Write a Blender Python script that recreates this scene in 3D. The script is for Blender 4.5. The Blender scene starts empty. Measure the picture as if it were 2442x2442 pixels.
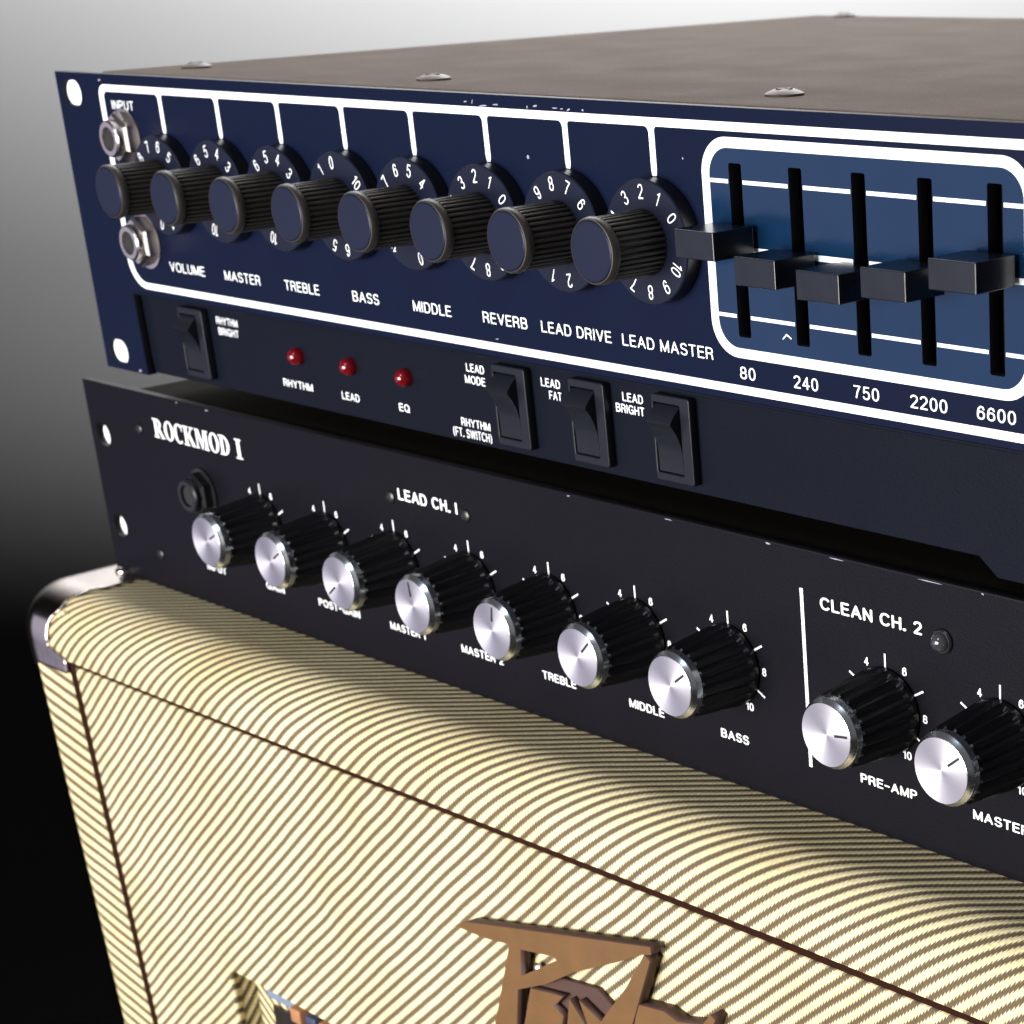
import bpy, bmesh, math, random
from mathutils import Matrix, Vector
random.seed(7)
S = 0.001                      # every number below is in millimetres
Z0 = 760.0                     # underside of the cabinet stands on the sweep at z = 0
scn = bpy.context.scene
COL = scn.collection
R = math.radians

# ------------------------------------------------------------------ camera
def W(x, y, z):
    return Vector((x*S, y*S, (z+Z0)*S))

cam = bpy.data.cameras.new("camera")
camo = bpy.data.objects.new("camera", cam)
COL.objects.link(camo)
right = Vector((0.7517288, 0.6589131, -0.0271521))
down = Vector((0.2342114, -0.3052384, -0.9230247))
fwd = Vector((-0.6164809, 0.6875049, -0.3837814))
m3 = Matrix((right, -down, -fwd)).transposed()
camo.matrix_world = Matrix.Translation(W(629.344, -314.505, 37.600)) @ m3.to_4x4()
cam.sensor_width = 36.0
cam.lens = 4950.0/2442*36
cam.shift_x = -(2248.15-1221)/2442
cam.shift_y = (1839.47-1221)/2442
cam.clip_start = 0.02
cam.clip_end = 50
cam.dof.use_dof = True
cam.dof.focus_distance = 0.440
cam.dof.aperture_fstop = 40
scn.camera = camo

# ------------------------------------------------------------------ world, lamps, exposure
world = bpy.data.worlds.new("World")
scn.world = world
world.use_nodes = True
nt = world.node_tree
nt.nodes.clear()
wo = nt.nodes.new('ShaderNodeOutputWorld')
bg = nt.nodes.new('ShaderNodeBackground')
bg.inputs[0].default_value = (0.62, 0.60, 0.66, 1)
bg.inputs[1].default_value = 0.12
nt.links.new(bg.outputs[0], wo.inputs[0])

def area(name, loc, target, sx, sy, power, color, spread=180):
    l = bpy.data.lights.new(name, 'AREA')
    l.shape = 'RECTANGLE'
    l.size, l.size_y = sx, sy
    l.energy = power
    l.color = color
    l.spread = R(spread)
    o = bpy.data.objects.new(name, l)
    COL.objects.link(o)
    o.location = loc
    d = Vector(target) - Vector(loc)
    o.rotation_euler = d.to_track_quat('-Z', 'Y').to_euler()
    return o

area("key_light", W(180, -1350, -50), W(200, 0, -170), 0.9, 0.6, 43, (1.0, 0.97, 0.92))
area("window_light", W(330, -620, 520), W(200, 0, -100), 0.20, 0.26, 1.35, (0.78, 0.88, 1.0))
area("ceiling_light", W(150, 850, 1000), W(200, 120, 0), 0.8, 0.8, 7.5, (1.0, 0.88, 0.78))
area("side_window_light", W(-690, -860, -340), W(-430, 0, -300), 1.5, 0.8, 2.7, (0.78, 0.75, 1.0))

# added spot, no real lamp: lights the backdrop alone to make its gradient
wd = Vector((-0.80, 0.60, 0))             # away from the camera
wt = Vector((0.60, 0.80, 0))              # along the paper, to the right
WALL = 1500.0
def on_wall(s, z, off=0):
    p = wd*(WALL-off) + wt*s
    return W(p.x, p.y, z)
sl = bpy.data.lights.new("added_gradient_spot", 'SPOT')
sl.energy = 335000
sl.spot_size = R(136)
sl.spot_blend = 1.0
sl.shadow_soft_size = 0.03
slo = bpy.data.objects.new("added_gradient_spot", sl)
COL.objects.link(slo)
slo.location = on_wall(450, 1400, 1000)
slo.rotation_euler = wd.to_track_quat('-Z', 'Y').to_euler()

scn.view_settings.view_transform = 'Standard'
scn.view_settings.look = 'None'
scn.view_settings.exposure = 0
scn.view_settings.gamma = 1
scn.view_settings.use_curve_mapping = False
scn.render.engine = 'CYCLES'

# ------------------------------------------------------------------ materials
def mat(name, color=(0.5, 0.5, 0.5), rough=0.5, metal=0.0, spec=0.5, noise=0.0, nscale=400, bump=0.0, bscale=1500,
        emit=0, trans=0, coat=0, aniso=0, dust=0):
    m = bpy.data.materials.new(name)
    m.use_nodes = True
    t = m.node_tree
    b = t.nodes['Principled BSDF']
    b.inputs['Base Color'].default_value = (*color, 1)
    b.inputs['Roughness'].default_value = rough
    b.inputs['Metallic'].default_value = metal
    b.inputs['Specular IOR Level'].default_value = spec
    b.inputs['Coat Weight'].default_value = coat
    b.inputs['Transmission Weight'].default_value = trans
    tc = t.nodes.new('ShaderNodeTexCoord')
    if noise:
        n = t.nodes.new('ShaderNodeTexNoise')
        n.inputs['Scale'].default_value = nscale
        n.inputs['Detail'].default_value = 6
        t.links.new(tc.outputs['Object'], n.inputs['Vector'])
        mx = t.nodes.new('ShaderNodeMix')
        mx.data_type = 'RGBA'
        mx.inputs[6].default_value = (*[max(0, c*(1-noise)) for c in color], 1)
        mx.inputs[7].default_value = (*[min(1, c*(1+noise)) for c in color], 1)
        t.links.new(n.outputs['Fac'], mx.inputs[0])
        t.links.new(mx.outputs[2], b.inputs['Base Color'])
        mr = t.nodes.new('ShaderNodeMapRange')
        mr.inputs[3].default_value = rough*0.85
        mr.inputs[4].default_value = min(1, rough*1.2)
        n2 = t.nodes.new('ShaderNodeTexNoise')
        n2.inputs['Scale'].default_value = 45
        n2.inputs['Detail'].default_value = 4
        t.links.new(tc.outputs['Object'], n2.inputs['Vector'])
        t.links.new(n2.outputs['Fac'], mr.inputs[0])
        t.links.new(mr.outputs[0], b.inputs['Roughness'])
    if dust:
        src = b.inputs['Base Color'].links[0].from_socket
        dn = t.nodes.new('ShaderNodeTexNoise')
        dn.inputs['Scale'].default_value = 700
        dn.inputs['Detail'].default_value = 2
        t.links.new(tc.outputs['Object'], dn.inputs['Vector'])
        big = t.nodes.new('ShaderNodeTexNoise')
        big.inputs['Scale'].default_value = 28
        big.inputs['Detail'].default_value = 5
        t.links.new(tc.outputs['Object'], big.inputs['Vector'])
        ad = t.nodes.new('ShaderNodeMath')
        ad.operation = 'MULTIPLY_ADD'
        ad.inputs[1].default_value = 0.35
        t.links.new(big.outputs['Fac'], ad.inputs[0])
        t.links.new(dn.outputs['Fac'], ad.inputs[2])
        dr = t.nodes.new('ShaderNodeMapRange')
        dr.inputs[1].default_value = 0.86
        dr.inputs[2].default_value = 0.98
        dr.inputs[3].default_value = 0.0
        dr.inputs[4].default_value = dust
        t.links.new(ad.outputs[0], dr.inputs[0])
        dm = t.nodes.new('ShaderNodeMix')
        dm.data_type = 'RGBA'
        dm.inputs[7].default_value = (0.30, 0.29, 0.30, 1)
        t.links.new(dr.outputs[0], dm.inputs[0])
        t.links.new(src, dm.inputs[6])
        t.links.new(dm.outputs[2], b.inputs['Base Color'])
    if bump:
        n = t.nodes.new('ShaderNodeTexNoise')
        n.inputs['Scale'].default_value = bscale
        n.inputs['Detail'].default_value = 3
        t.links.new(tc.outputs['Object'], n.inputs['Vector'])
        bp = t.nodes.new('ShaderNodeBump')
        bp.inputs['Strength'].default_value = bump
        bp.inputs['Distance'].default_value = 0.0002
        t.links.new(n.outputs['Fac'], bp.inputs['Height'])
        t.links.new(bp.outputs[0], b.inputs['Normal'])
    if aniso:
        b.inputs['Anisotropic'].default_value = aniso
        b.inputs['Anisotropic Rotation'].default_value = 0.25
        tg = t.nodes.new('ShaderNodeTangent')
        tg.direction_type = 'RADIAL'
        tg.axis = 'Y'
        t.links.new(tg.outputs[0], b.inputs['Tangent'])
    return m

M = dict(
    navy=mat('navy_paint', (0.0038, 0.0066, 0.0215), 0.40, spec=0.05, noise=0.10, nscale=900, bump=0.25),
    navy_low=mat('dark_navy_paint', (0.0040, 0.0055, 0.0105), 0.42, spec=0.06, noise=0.10, nscale=900, bump=0.25),
    black_panel=mat('black_panel_paint', (0.0045, 0.0042, 0.0070), 0.45, spec=0.08, noise=0.12, nscale=900, bump=0.35),
    cover=mat('grey_brown_steel_paint', (0.098, 0.076, 0.063), 0.8, spec=0.04, noise=0.28, nscale=1400, bump=0.6, bscale=1500, dust=0.05),
    dark_cover=mat('dark_cover_paint', (0.008, 0.007, 0.006), 0.85, spec=0.02, noise=0.1, bump=0.4),
    white=mat('white_silkscreen', (0.84, 0.87, 0.90), 0.55, noise=0.02, nscale=600),
    eqblue=mat('blue_eq_plate', (0.0035, 0.0180, 0.052), 0.15, spec=0.42, noise=0.12, nscale=60, bump=0.1),
    rubber=mat('ribbed_black_plastic', (0.024, 0.020, 0.017), 0.42, noise=0.2, nscale=700),
    skirt=mat('navy_skirt_plastic', (0.007, 0.009, 0.021), 0.36, spec=0.16, noise=0.1),
    capblue=mat('blue_grey_cap', (0.007, 0.010, 0.026), 0.33, spec=0.18, noise=0.06),
    slider=mat('slate_slider_plastic', (0.006, 0.008, 0.013), 0.22, spec=0.40, noise=0.35, nscale=160),
    edge=mat('dark_cut_edge', (0.010, 0.010, 0.014), 0.6, spec=0.1),
    black=mat('deep_black', (0.004, 0.004, 0.004), 0.7),
    gloss=mat('gloss_black_plastic', (0.006, 0.006, 0.008), 0.32, noise=0.2, nscale=500),
    switch=mat('switch_plastic', (0.007, 0.0085, 0.013), 0.36, spec=0.22, noise=0.1),
    alu=mat('spun_aluminium', (0.57, 0.555, 0.61), 0.44, metal=1, aniso=0.5, noise=0.05, nscale=500),
    alu2=mat('bright_aluminium', (0.82, 0.86, 0.90), 0.22, metal=1, noise=0.08, nscale=300),
    nickel=mat('nickel_plate', (0.72, 0.66, 0.63), 0.24, metal=1, noise=0.2, nscale=220),
    chrome=mat('chrome_plate', (0.62, 0.55, 0.51), 0.16, metal=1, noise=0.25, nscale=140, bump=0.12, bscale=300),
    screwm=mat('bronze_screw', (0.075, 0.052, 0.043), 0.55, metal=0.0, spec=0.25, noise=0.3, nscale=400),
    red=mat('red_led_lens', (0.13, 0.002, 0.006), 0.12, coat=0.6),
    clear=mat('clear_led_lens', (0.035, 0.037, 0.043), 0.10, coat=1.0),
    wood=mat('tan_cut_wood', (0.128, 0.060, 0.016), 0.55, noise=0.22, nscale=120, bump=0.4, bscale=700),
    woodedge=mat('burnt_wood_edge', (0.055, 0.024, 0.018), 0.65, noise=0.25, nscale=200),
    pipe=mat('dark_brown_piping', (0.022, 0.008, 0.005), 0.9, spec=0.05, noise=0.3, nscale=900),
    inner=mat('raw_dark_plywood', (0.03, 0.02, 0.015), 0.9),
    paper=mat('velvet_backdrop', (0.0025, 0.0025, 0.00252), 1.0, spec=0.0),
    sticker=mat('pale_blue_sticker', (0.17, 0.22, 0.31), 0.4, noise=0.15, nscale=300),
    orange=mat('orange_plastic', (0.36, 0.17, 0.08), 0.45, noise=0.1),
    bluejack=mat('blue_jack_plastic', (0.04, 0.05, 0.10), 0.4, noise=0.3),
)

def tweed():
    m = bpy.data.materials.new('striped_tweed')
    m.use_nodes = True
    t = m.node_tree
    N = t.nodes.new
    L = t.links.new
    b = t.nodes['Principled BSDF']
    b.inputs['Roughness'].default_value = 0.75
    b.inputs['Specular IOR Level'].default_value = 0.25
    uv = N('ShaderNodeUVMap')
    uv.uv_map = 'UVMap'
    sp = N('ShaderNodeSeparateXYZ')
    L(uv.outputs[0], sp.inputs[0])
    def mth(op, a, bb=None):
        n = N('ShaderNodeMath')
        n.operation = op
        for i, v in enumerate((a, bb)):
            if v is None:
                continue
            if isinstance(v, (int, float)):
                n.inputs[i].default_value = v
            else:
                L(v, n.inputs[i])
        return n.outputs[0]
    # uv is in millimetres: u across, v along the threads' cross direction; stripe at 40 degrees
    ca, sa = math.cos(R(40)), math.sin(R(40))
    across = mth('SUBTRACT', mth('MULTIPLY', sp.outputs[0], sa), mth('MULTIPLY', sp.outputs[1], ca))
    along = mth('ADD', mth('MULTIPLY', sp.outputs[0], ca), mth('MULTIPLY', sp.outputs[1], sa))
    wob = N('ShaderNodeTexNoise')
    wob.inputs['Scale'].default_value = 0.035
    wob.inputs['Detail'].default_value = 3
    L(uv.outputs[0], wob.inputs['Vector'])
    across = mth('ADD', across, mth('MULTIPLY', mth('SUBTRACT', wob.outputs['Fac'], 0.5), 1.3))
    # twist of the threads: saw along the stripe
    tw = mth('FRACT', mth('DIVIDE', mth('ADD', along, mth('MULTIPLY', across, 0.7)), 1.25))
    ph = mth('FRACT', mth('DIVIDE', mth('ADD', across, mth('MULTIPLY', mth('SUBTRACT', tw, 0.5), 0.62)), 3.24))
    tri = mth('ABSOLUTE', mth('SUBTRACT', ph, 0.5))            # 0 at the middle of a light stripe, .5 in the dark
    fine = N('ShaderNodeTexNoise')
    fine.inputs['Scale'].default_value = 3.0
    fine.inputs['Detail'].default_value = 4
    L(uv.outputs[0], fine.inputs['Vector'])
    tri2 = mth('ADD', tri, mth('MULTIPLY', mth('SUBTRACT', fine.outputs['Fac'], 0.5), 0.10))
    rp = N('ShaderNodeValToRGB')
    e = rp.color_ramp.elements
    e[0].position = 0.225
    e[0].color = (0.80, 0.70, 0.43, 1)
    e[1].position = 0.300
    e[1].color = (0.130, 0.097, 0.060, 1)
    L(tri2, rp.inputs[0])
    # thread to thread variation
    mx = N('ShaderNodeMix')
    mx.data_type = 'RGBA'
    mx.blend_type = 'MULTIPLY'
    mx.inputs[0].default_value = 0.45
    L(rp.outputs[0], mx.inputs[6])
    n3 = N('ShaderNodeTexNoise')
    n3.inputs['Scale'].default_value = 1.3
    L(uv.outputs[0], n3.inputs['Vector'])
    r3 = N('ShaderNodeMapRange')
    r3.inputs[1].default_value = 0.3
    r3.inputs[2].default_value = 0.7
    r3.inputs[3].default_value = 0.55
    r3.inputs[4].default_value = 1.25
    L(n3.outputs['Fac'], r3.inputs[0])
    L(r3.outputs[0], mx.inputs[7])
    L(mx.outputs[2], b.inputs['Base Color'])
    soil = N('ShaderNodeTexNoise')
    soil.inputs['Scale'].default_value = 0.018
    soil.inputs['Detail'].default_value = 5
    L(uv.outputs[0], soil.inputs['Vector'])
    sr = N('ShaderNodeMapRange')
    sr.inputs[1].default_value = 0.45
    sr.inputs[2].default_value = 0.72
    sr.inputs[3].default_value = 0.0
    sr.inputs[4].default_value = 0.55
    L(soil.outputs['Fac'], sr.inputs[0])
    sx_ = N('ShaderNodeMix')
    sx_.data_type = 'RGBA'
    sx_.blend_type = 'MULTIPLY'
    sx_.inputs[7].default_value = (0.80, 0.70, 0.52, 1)
    L(sr.outputs[0], sx_.inputs[0])
    L(mx.outputs[2], sx_.inputs[6])
    L(sx_.outputs[2], b.inputs['Base Color'])
    h = mth('ADD', mth('MULTIPLY', mth('SUBTRACT', 0.5, tri), 1.6), mth('MULTIPLY', mth('SUBTRACT', tw, 0.5), -0.25))
    bp = N('ShaderNodeBump')
    bp.inputs['Strength'].default_value = 0.6
    bp.inputs['Distance'].default_value = 0.0006
    L(h, bp.inputs['Height'])
    L(bp.outputs[0], b.inputs['Normal'])
    return m
M['tweed'] = tweed()

# ------------------------------------------------------------------ mesh helpers (millimetres)
def link(name, me, parent, loc=(0, 0, 0)):
    o = bpy.data.objects.new(name, me)
    COL.objects.link(o)
    if parent is not None:
        o.parent = parent
    o.location = Vector(loc)*S
    return o

def finish(bm, m, smooth=None, recalc=True):
    if recalc:
        bmesh.ops.recalc_face_normals(bm, faces=bm.faces)
    for v in bm.verts:
        v.co *= S
    me = bpy.data.meshes.new('mesh')
    bm.to_mesh(me)
    bm.free()
    for mm in (m if isinstance(m, (list, tuple)) else [m]):
        me.materials.append(mm)
    if smooth is not None:
        me.polygons.foreach_set('use_smooth', [True]*len(me.polygons))
        me.set_sharp_from_angle(angle=R(smooth))
    return me

def box(bm, x0, x1, y0, y1, z0, z1, bev=0.0, seg=2):
    r = bmesh.ops.create_cube(bm, size=1)
    for v in r['verts']:
        v.co = Vector(((x0+x1)/2 + v.co.x*(x1-x0), (y0+y1)/2 + v.co.y*(y1-y0), (z0+z1)/2 + v.co.z*(z1-z0)))
    if bev:
        es = list({e for v in r['verts'] for e in v.link_edges})
        bmesh.ops.bevel(bm, geom=es, offset=bev, segments=seg, profile=0.5, affect='EDGES')

def lathe(bm, prof, n=48, rib=None, cx=0, cz=0):
    """prof: list of (radius, y, ribamount); axis along y"""
    rings = []
    for pr in prof:
        r, y = pr[0], pr[1]
        ra = pr[2] if len(pr) > 2 else 0
        ring = []
        for i in range(n):
            a = 2*math.pi*i/n
            rr = r + (rib(i)*ra if (rib and ra) else 0)
            ring.append(bm.verts.new((cx+rr*math.sin(a), y, cz+rr*math.cos(a))))
        rings.append(ring)
    for a, b in zip(rings, rings[1:]):
        for i in range(n):
            bm.faces.new((a[i], a[(i+1) % n], b[(i+1) % n], b[i]))
    bm.faces.new(rings[0])
    bm.faces.new(rings[-1])

def outline(loops, y0, y1, bev=0.0):
    """flat shape in the x-z plane with holes, extruded from y0 to y1 (bmesh in mm)"""
    cu = bpy.data.curves.new('c', 'CURVE')
    cu.dimensions = '2D'
    cu.fill_mode = 'BOTH'
    cu.extrude = abs(y1-y0)/2 - bev
    cu.bevel_depth = bev
    cu.bevel_resolution = 2
    cu.offset = -bev
    for lp in loops:
        s = cu.splines.new('POLY')
        s.points.add(len(lp)-1)
        for p, q in zip(s.points, lp):
            p.co = (q[0], q[1], 0, 1)
        s.use_cyclic_u = True
    return curve_bm(cu, (y0+y1)/2)

def curve_bm(cu, ymid):
    o = bpy.data.objects.new('tmp', cu)
    COL.objects.link(o)
    dg = bpy.context.evaluated_depsgraph_get()
    me = bpy.data.meshes.new_from_object(o.evaluated_get(dg))
    bpy.data.objects.remove(o)
    bpy.data.curves.remove(cu)
    bm = bmesh.new()
    bm.from_mesh(me)
    bpy.data.meshes.remove(me)
    for lay in list(bm.loops.layers.uv.values()):
        bm.loops.layers.uv.remove(lay)
    for v in bm.verts:
        x, y, z = v.co
        v.co = (x, ymid - z, y)
    bmesh.ops.remove_doubles(bm, verts=bm.verts, dist=1e-4)
    return bm

def rrect(x0, x1, z0, z1, r, n=8):
    """rounded rectangle; r is one radius or four (tl, tr, br, bl); z0 top, z1 bottom"""
    rs = r if isinstance(r, (list, tuple)) else (r,)*4
    pts = []
    for (cx, cz, a0, rr) in ((x0+rs[0], z0-rs[0], 180, rs[0]), (x1-rs[1], z0-rs[1], 90, rs[1]),
                             (x1-rs[2], z1+rs[2], 0, rs[2]), (x0+rs[3], z1+rs[3], -90, rs[3])):
        for i in range(n+1):
            a = R(a0 - 90*i/n)
            pts.append((cx+rr*math.cos(a), cz+rr*math.sin(a)))
    return pts

def arcp(cx, cz, rx, rz, a0, a1, n=14, e=2.3):
    o = []
    for i in range(n+1):
        a = R(a0+(a1-a0)*i/n)
        c, d = math.cos(a), math.sin(a)
        o.append((cx+rx*math.copysign(abs(c)**(2/e), c), cz+rz*math.copysign(abs(d)**(2/e), d)))
    return o
GLYPH = {
 'A': (.70, [[(0, 0), (.35, 1)], [(.35, 1), (.70, 0)], [(.12, .32), (.58, .32)]]),
 'B': (.58, [[(0, 0), (0, 1)], [(0, 1)]+arcp(.32, .765, .22, .235, 90, -90)+[(0, .53)], [(0, .53)]+arcp(.33, .265, .25, .265, 90, -90)+[(0, 0)]]),
 'C': (.66, [arcp(.35, .5, .35, .5, 42, 318, 22)]),
 'D': (.62, [[(0, 0), (0, 1)], [(0, 1)]+arcp(.26, .5, .36, .5, 90, -90, 18)+[(0, 0)]]),
 'E': (.52, [[(0, 0), (0, 1)], [(0, 1), (.52, 1)], [(0, .53), (.48, .53)], [(0, 0), (.53, 0)]]),
 'F': (.50, [[(0, 0), (0, 1)], [(0, 1), (.51, 1)], [(0, .50), (.45, .50)]]),
 'G': (.68, [arcp(.35, .5, .35, .5, 42, 330, 22), [(.68, .02), (.68, .46)], [(.40, .46), (.68, .46)]]),
 'H': (.60, [[(0, 0), (0, 1)], [(.60, 0), (.60, 1)], [(0, .52), (.60, .52)]]),
 'I': (.02, [[(0, 0), (0, 1)]]),
 'L': (.50, [[(0, 1), (0, 0)], [(0, 0), (.50, 0)]]),
 'M': (.76, [[(0, 0), (0, 1)], [(0, 1), (.38, 0.03)], [(.38, 0.03), (.76, 1)], [(.76, 1), (.76, 0)]]),
 'N': (.60, [[(0, 0), (0, 1)], [(0, 1), (.60, 0)], [(.60, 0), (.60, 1)]]),
 'O': (.72, [arcp(.36, .5, .36, .5, 0, 360, 32)]),
 'P': (.56, [[(0, 0), (0, 1)], [(0, 1)]+arcp(.30, .735, .26, .265, 90, -90)+[(0, .47)]]),
 'Q': (.72, [arcp(.36, .5, .36, .5, 0, 360, 32), [(.46, .24), (.72, -.02)]]),
 'R': (.60, [[(0, 0), (0, 1)], [(0, 1)]+arcp(.32, .75, .25, .25, 90, -90)+[(0, .50)], [(.34, .50), (.53, .38), (.58, 0)]]),
 'S': (.56, [arcp(.28, .755, .26, .245, 20, 250, 16)+arcp(.29, .255, .28, .255, 75, -160, 16)]),
 'T': (.58, [[(0, 1), (.58, 1)], [(.29, 1), (.29, 0)]]),
 'U': (.60, [[(0, 1)]+arcp(.30, .30, .30, .30, 180, 360, 16)+[(.60, 1)]]),
 'V': (.66, [[(0, 1), (.33, 0)], [(.33, 0), (.66, 1)]]),
 'W': (1.0, [[(0, 1), (.25, 0)], [(.25, 0), (.50, 1)], [(.50, 1), (.75, 0)], [(.75, 0), (1.0, 1)]]),
 'Y': (.66, [[(0, 1), (.33, .42)], [(.66, 1), (.33, .42)], [(.33, .42), (.33, 0)]]),
 '0': (.48, [arcp(.24, .5, .24, .5, 0, 360, 30)]),
 '1': (.22, [[(0, .80), (.20, .96)], [(.22, 1), (.22, 0)]]),
 '2': (.48, [arcp(.24, .74, .24, .26, 165, -35, 14)+[(.02, .05)], [(0, 0), (.49, 0)]]),
 '3': (.48, [arcp(.23, .76, .22, .24, 160, -90, 14), arcp(.23, .26, .25, .26, 90, -165, 14)]),
 '4': (.52, [[(.38, 0), (.38, 1)], [(.38, 1), (0, .28)], [(0, .28), (.54, .28)]]),
 '5': (.48, [[(.44, 1), (.08, 1)], [(.08, 1), (.04, .52)], [(.04, .52)]+arcp(.23, .30, .25, .32, 110, -155, 16)]),
 '6': (.48, [arcp(.24, .30, .24, .30, 0, 360, 24), [(0, .32), (.02, .62), (.08, .86), (.24, 1), (.38, .96), (.45, .80)]]),
 '7': (.48, [[(0, 1), (.48, 1)], [(.48, 1), (.28, .55), (.17, 0)]]),
 '8': (.48, [arcp(.24, .755, .21, .245, 0, 360, 24), arcp(.24, .26, .24, .26, 0, 360, 24)]),
 '9': (.48, [arcp(.24, .70, .24, .30, 0, 360, 24), [(.48, .68), (.46, .38), (.40, .14), (.24, 0), (.10, .04), (.03, .20)]]),
 '-': (.40, [[(0, .46), (.40, .46)]]),
 '.': (.04, [[(0, 0.02), (0.02, 0.02)]]),
 '(': (.20, [arcp(.34, .44, .34, .68, 125, 235, 10, 2)]),
 ')': (.20, [arcp(-.14, .44, .34, .68, 55, -55, 10, 2)]),
 ' ': (.16, []),
}
def stroke(bm, pts, w, y):
    """one pen stroke with round ends as a flat strip in the x-z plane"""
    P = [Vector(p) for p in pts]
    Q = [P[0]]
    for p in P[1:]:
        if (p-Q[-1]).length > 1e-4:
            Q.append(p)
    P = Q
    closed = len(P) > 3 and (P[0]-P[-1]).length < 1e-3
    if closed:
        P = P[:-1]
    n = len(P)
    L_, R_ = [], []
    for i in range(n):
        a = P[i-1] if (i > 0 or closed) else None
        c = P[(i+1) % n] if (i < n-1 or closed) else None
        t = Vector((0, 0))
        if a is not None:
            t += (P[i]-a).normalized()
        if c is not None:
            t += (c-P[i]).normalized()
        t.normalize()
        k = 1.0
        if a is not None and c is not None:
            k = 1/max(0.5, (P[i]-a).normalized().dot(t))
        nn = Vector((-t.y, t.x))*w/2*k
        L_.append(bm.verts.new((P[i].x+nn.x, y, P[i].y+nn.y)))
        R_.append(bm.verts.new((P[i].x-nn.x, y, P[i].y-nn.y)))
    for i in range(n if closed else n-1):
        j = (i+1) % n
        bm.faces.new((L_[i], L_[j], R_[j], R_[i]))
    if not closed:
        for i, o, (va, vb) in ((0, 1, (L_, R_)), (n-1, n-2, (R_, L_))):
            d = (P[i]-P[o]).normalized()
            fan = [va[i]]
            side = Vector((-d.y, d.x))
            # from +side to -side round the outside
            first = 1 if ((Vector((va[i].co.x, va[i].co.z))-P[i]).dot(side) > 0) else -1
            for q in range(1, 6):
                an = math.pi*q/6
                v = P[i] + (side*first*math.cos(an) + d*math.sin(an))*w/2
                fan.append(bm.verts.new((v.x, y, v.y)))
            fan.append(vb[i])
            bm.faces.new(fan)

def text_bm(s, x, zb, h, w=None, align='C', y=0.0, bold=0.0, t=0.05, gap=0.30):
    wt_ = 0.135 + bold
    bm = bmesh.new()
    cur, lay = 0.0, 0
    for ch in s:
        gw, st = GLYPH[ch]
        for pl in st:
            lay += 1
            stroke(bm, [(cur+px, pz) for px, pz in pl], wt_*(1.35 if ch == '.' else 1), -0.0012*lay)
        cur += gw + gap + bold*0.5
    xs = [v.co.x for v in bm.verts]
    zs = [v.co.z for v in bm.verts]
    ax, az = min(xs), min(zs)
    sz = h/(max(zs)-az)
    sx = w/(max(xs)-ax) if w else sz
    wid = (max(xs)-ax)*sx
    off = {'C': x-wid/2, 'L': x, 'R': x-wid}[align]
    for v in bm.verts:
        v.co = ((v.co.x-ax)*sx+off, y-t+v.co.y, (v.co.z-az)*sz+zb)
    for f in bm.faces:
        f.normal_update()
        if f.normal.y > 0:
            f.normal_flip()
    return bm

def lettering(s, parent, x, zb, h, w, align='C', y=0.0, bold=0.0):
    return link('lettering', finish(text_bm(s, x, zb, h, w, align, y, bold), M['white'], recalc=False), parent)

def rel(o, x, y, z):
    return (x, y, z)

def thing(name, label, cat, loc):
    o = bpy.data.objects.new(name, None)
    COL.objects.link(o)
    o.location = W(*loc)
    o['label'] = label
    o['category'] = cat
    o.empty_display_size = 0.03
    return o

def merge(bm, other):
    me = bpy.data.meshes.new('x')
    other.to_mesh(me)
    other.free()
    bm.from_mesh(me)
    bpy.data.meshes.remove(me)

# ================================================================== the backdrop (floor and sweep)
bm = bmesh.new()
prof = [(-3200, 0), (WALL-500, 0)]
for i in range(1, 13):
    a = R(90*i/12)
    prof.append((WALL-500+500*math.sin(a), 500-500*math.cos(a)))
prof.append((WALL, 2600))
rows = []
for d, z in prof:
    row = []
    for s_ in (-3200, -1000, 1000, 3200):
        p = wd*d + wt*s_
        row.append(bm.verts.new((p.x, p.y, z)))
    rows.append(row)
for a, b in zip(rows, rows[1:]):
    for i in range(3):
        bm.faces.new((a[i], a[i+1], b[i+1], b[i]))
bk = link('backdrop', finish(bm, M['paper'], 60), None)
bk['kind'] = 'structure'

# ================================================================== tweed cabinet
CT = -158.8                    # top of the cabinet
YF = -30.0                     # its front plane
XS, XE, YB, ZB = -37.0, 560.0, 250.0, -760.0
RAD = 15.5
cab = thing('amp_cabinet', 'striped cream tweed speaker cabinet with a chrome corner, under both black rack units', 'amplifier cabinet', (200, 100, ZB))
CB = (200, 100, ZB)
def cloc(x=0, y=0, z=0):
    return (x-CB[0], y-CB[1], z-CB[2])

def lean(x, z):                # the left end tapers inward towards the floor
    f = max(0.0, min(1.0, (XE-x)/(XE-XS)))
    return x + 0.078*min(170.0, max(0.0, (CT-18)-z))*f

def roundpt(x, y, z, r=RAD, extra=0.0):
    cx = min(max(x, XS+r), XE-r)
    cy = min(max(y, YF+r), YB-r)
    cz = min(max(z, ZB+3), CT-r)
    d = Vector((x-cx, y-cy, z-cz))
    if d.length < 1e-6:
        return Vector((x, y, z))
    d.normalize()
    return Vector((cx, cy, cz)) + d*(r+extra) if (x != cx or y != cy or z > CT-r) else Vector((x, y, z))

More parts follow.
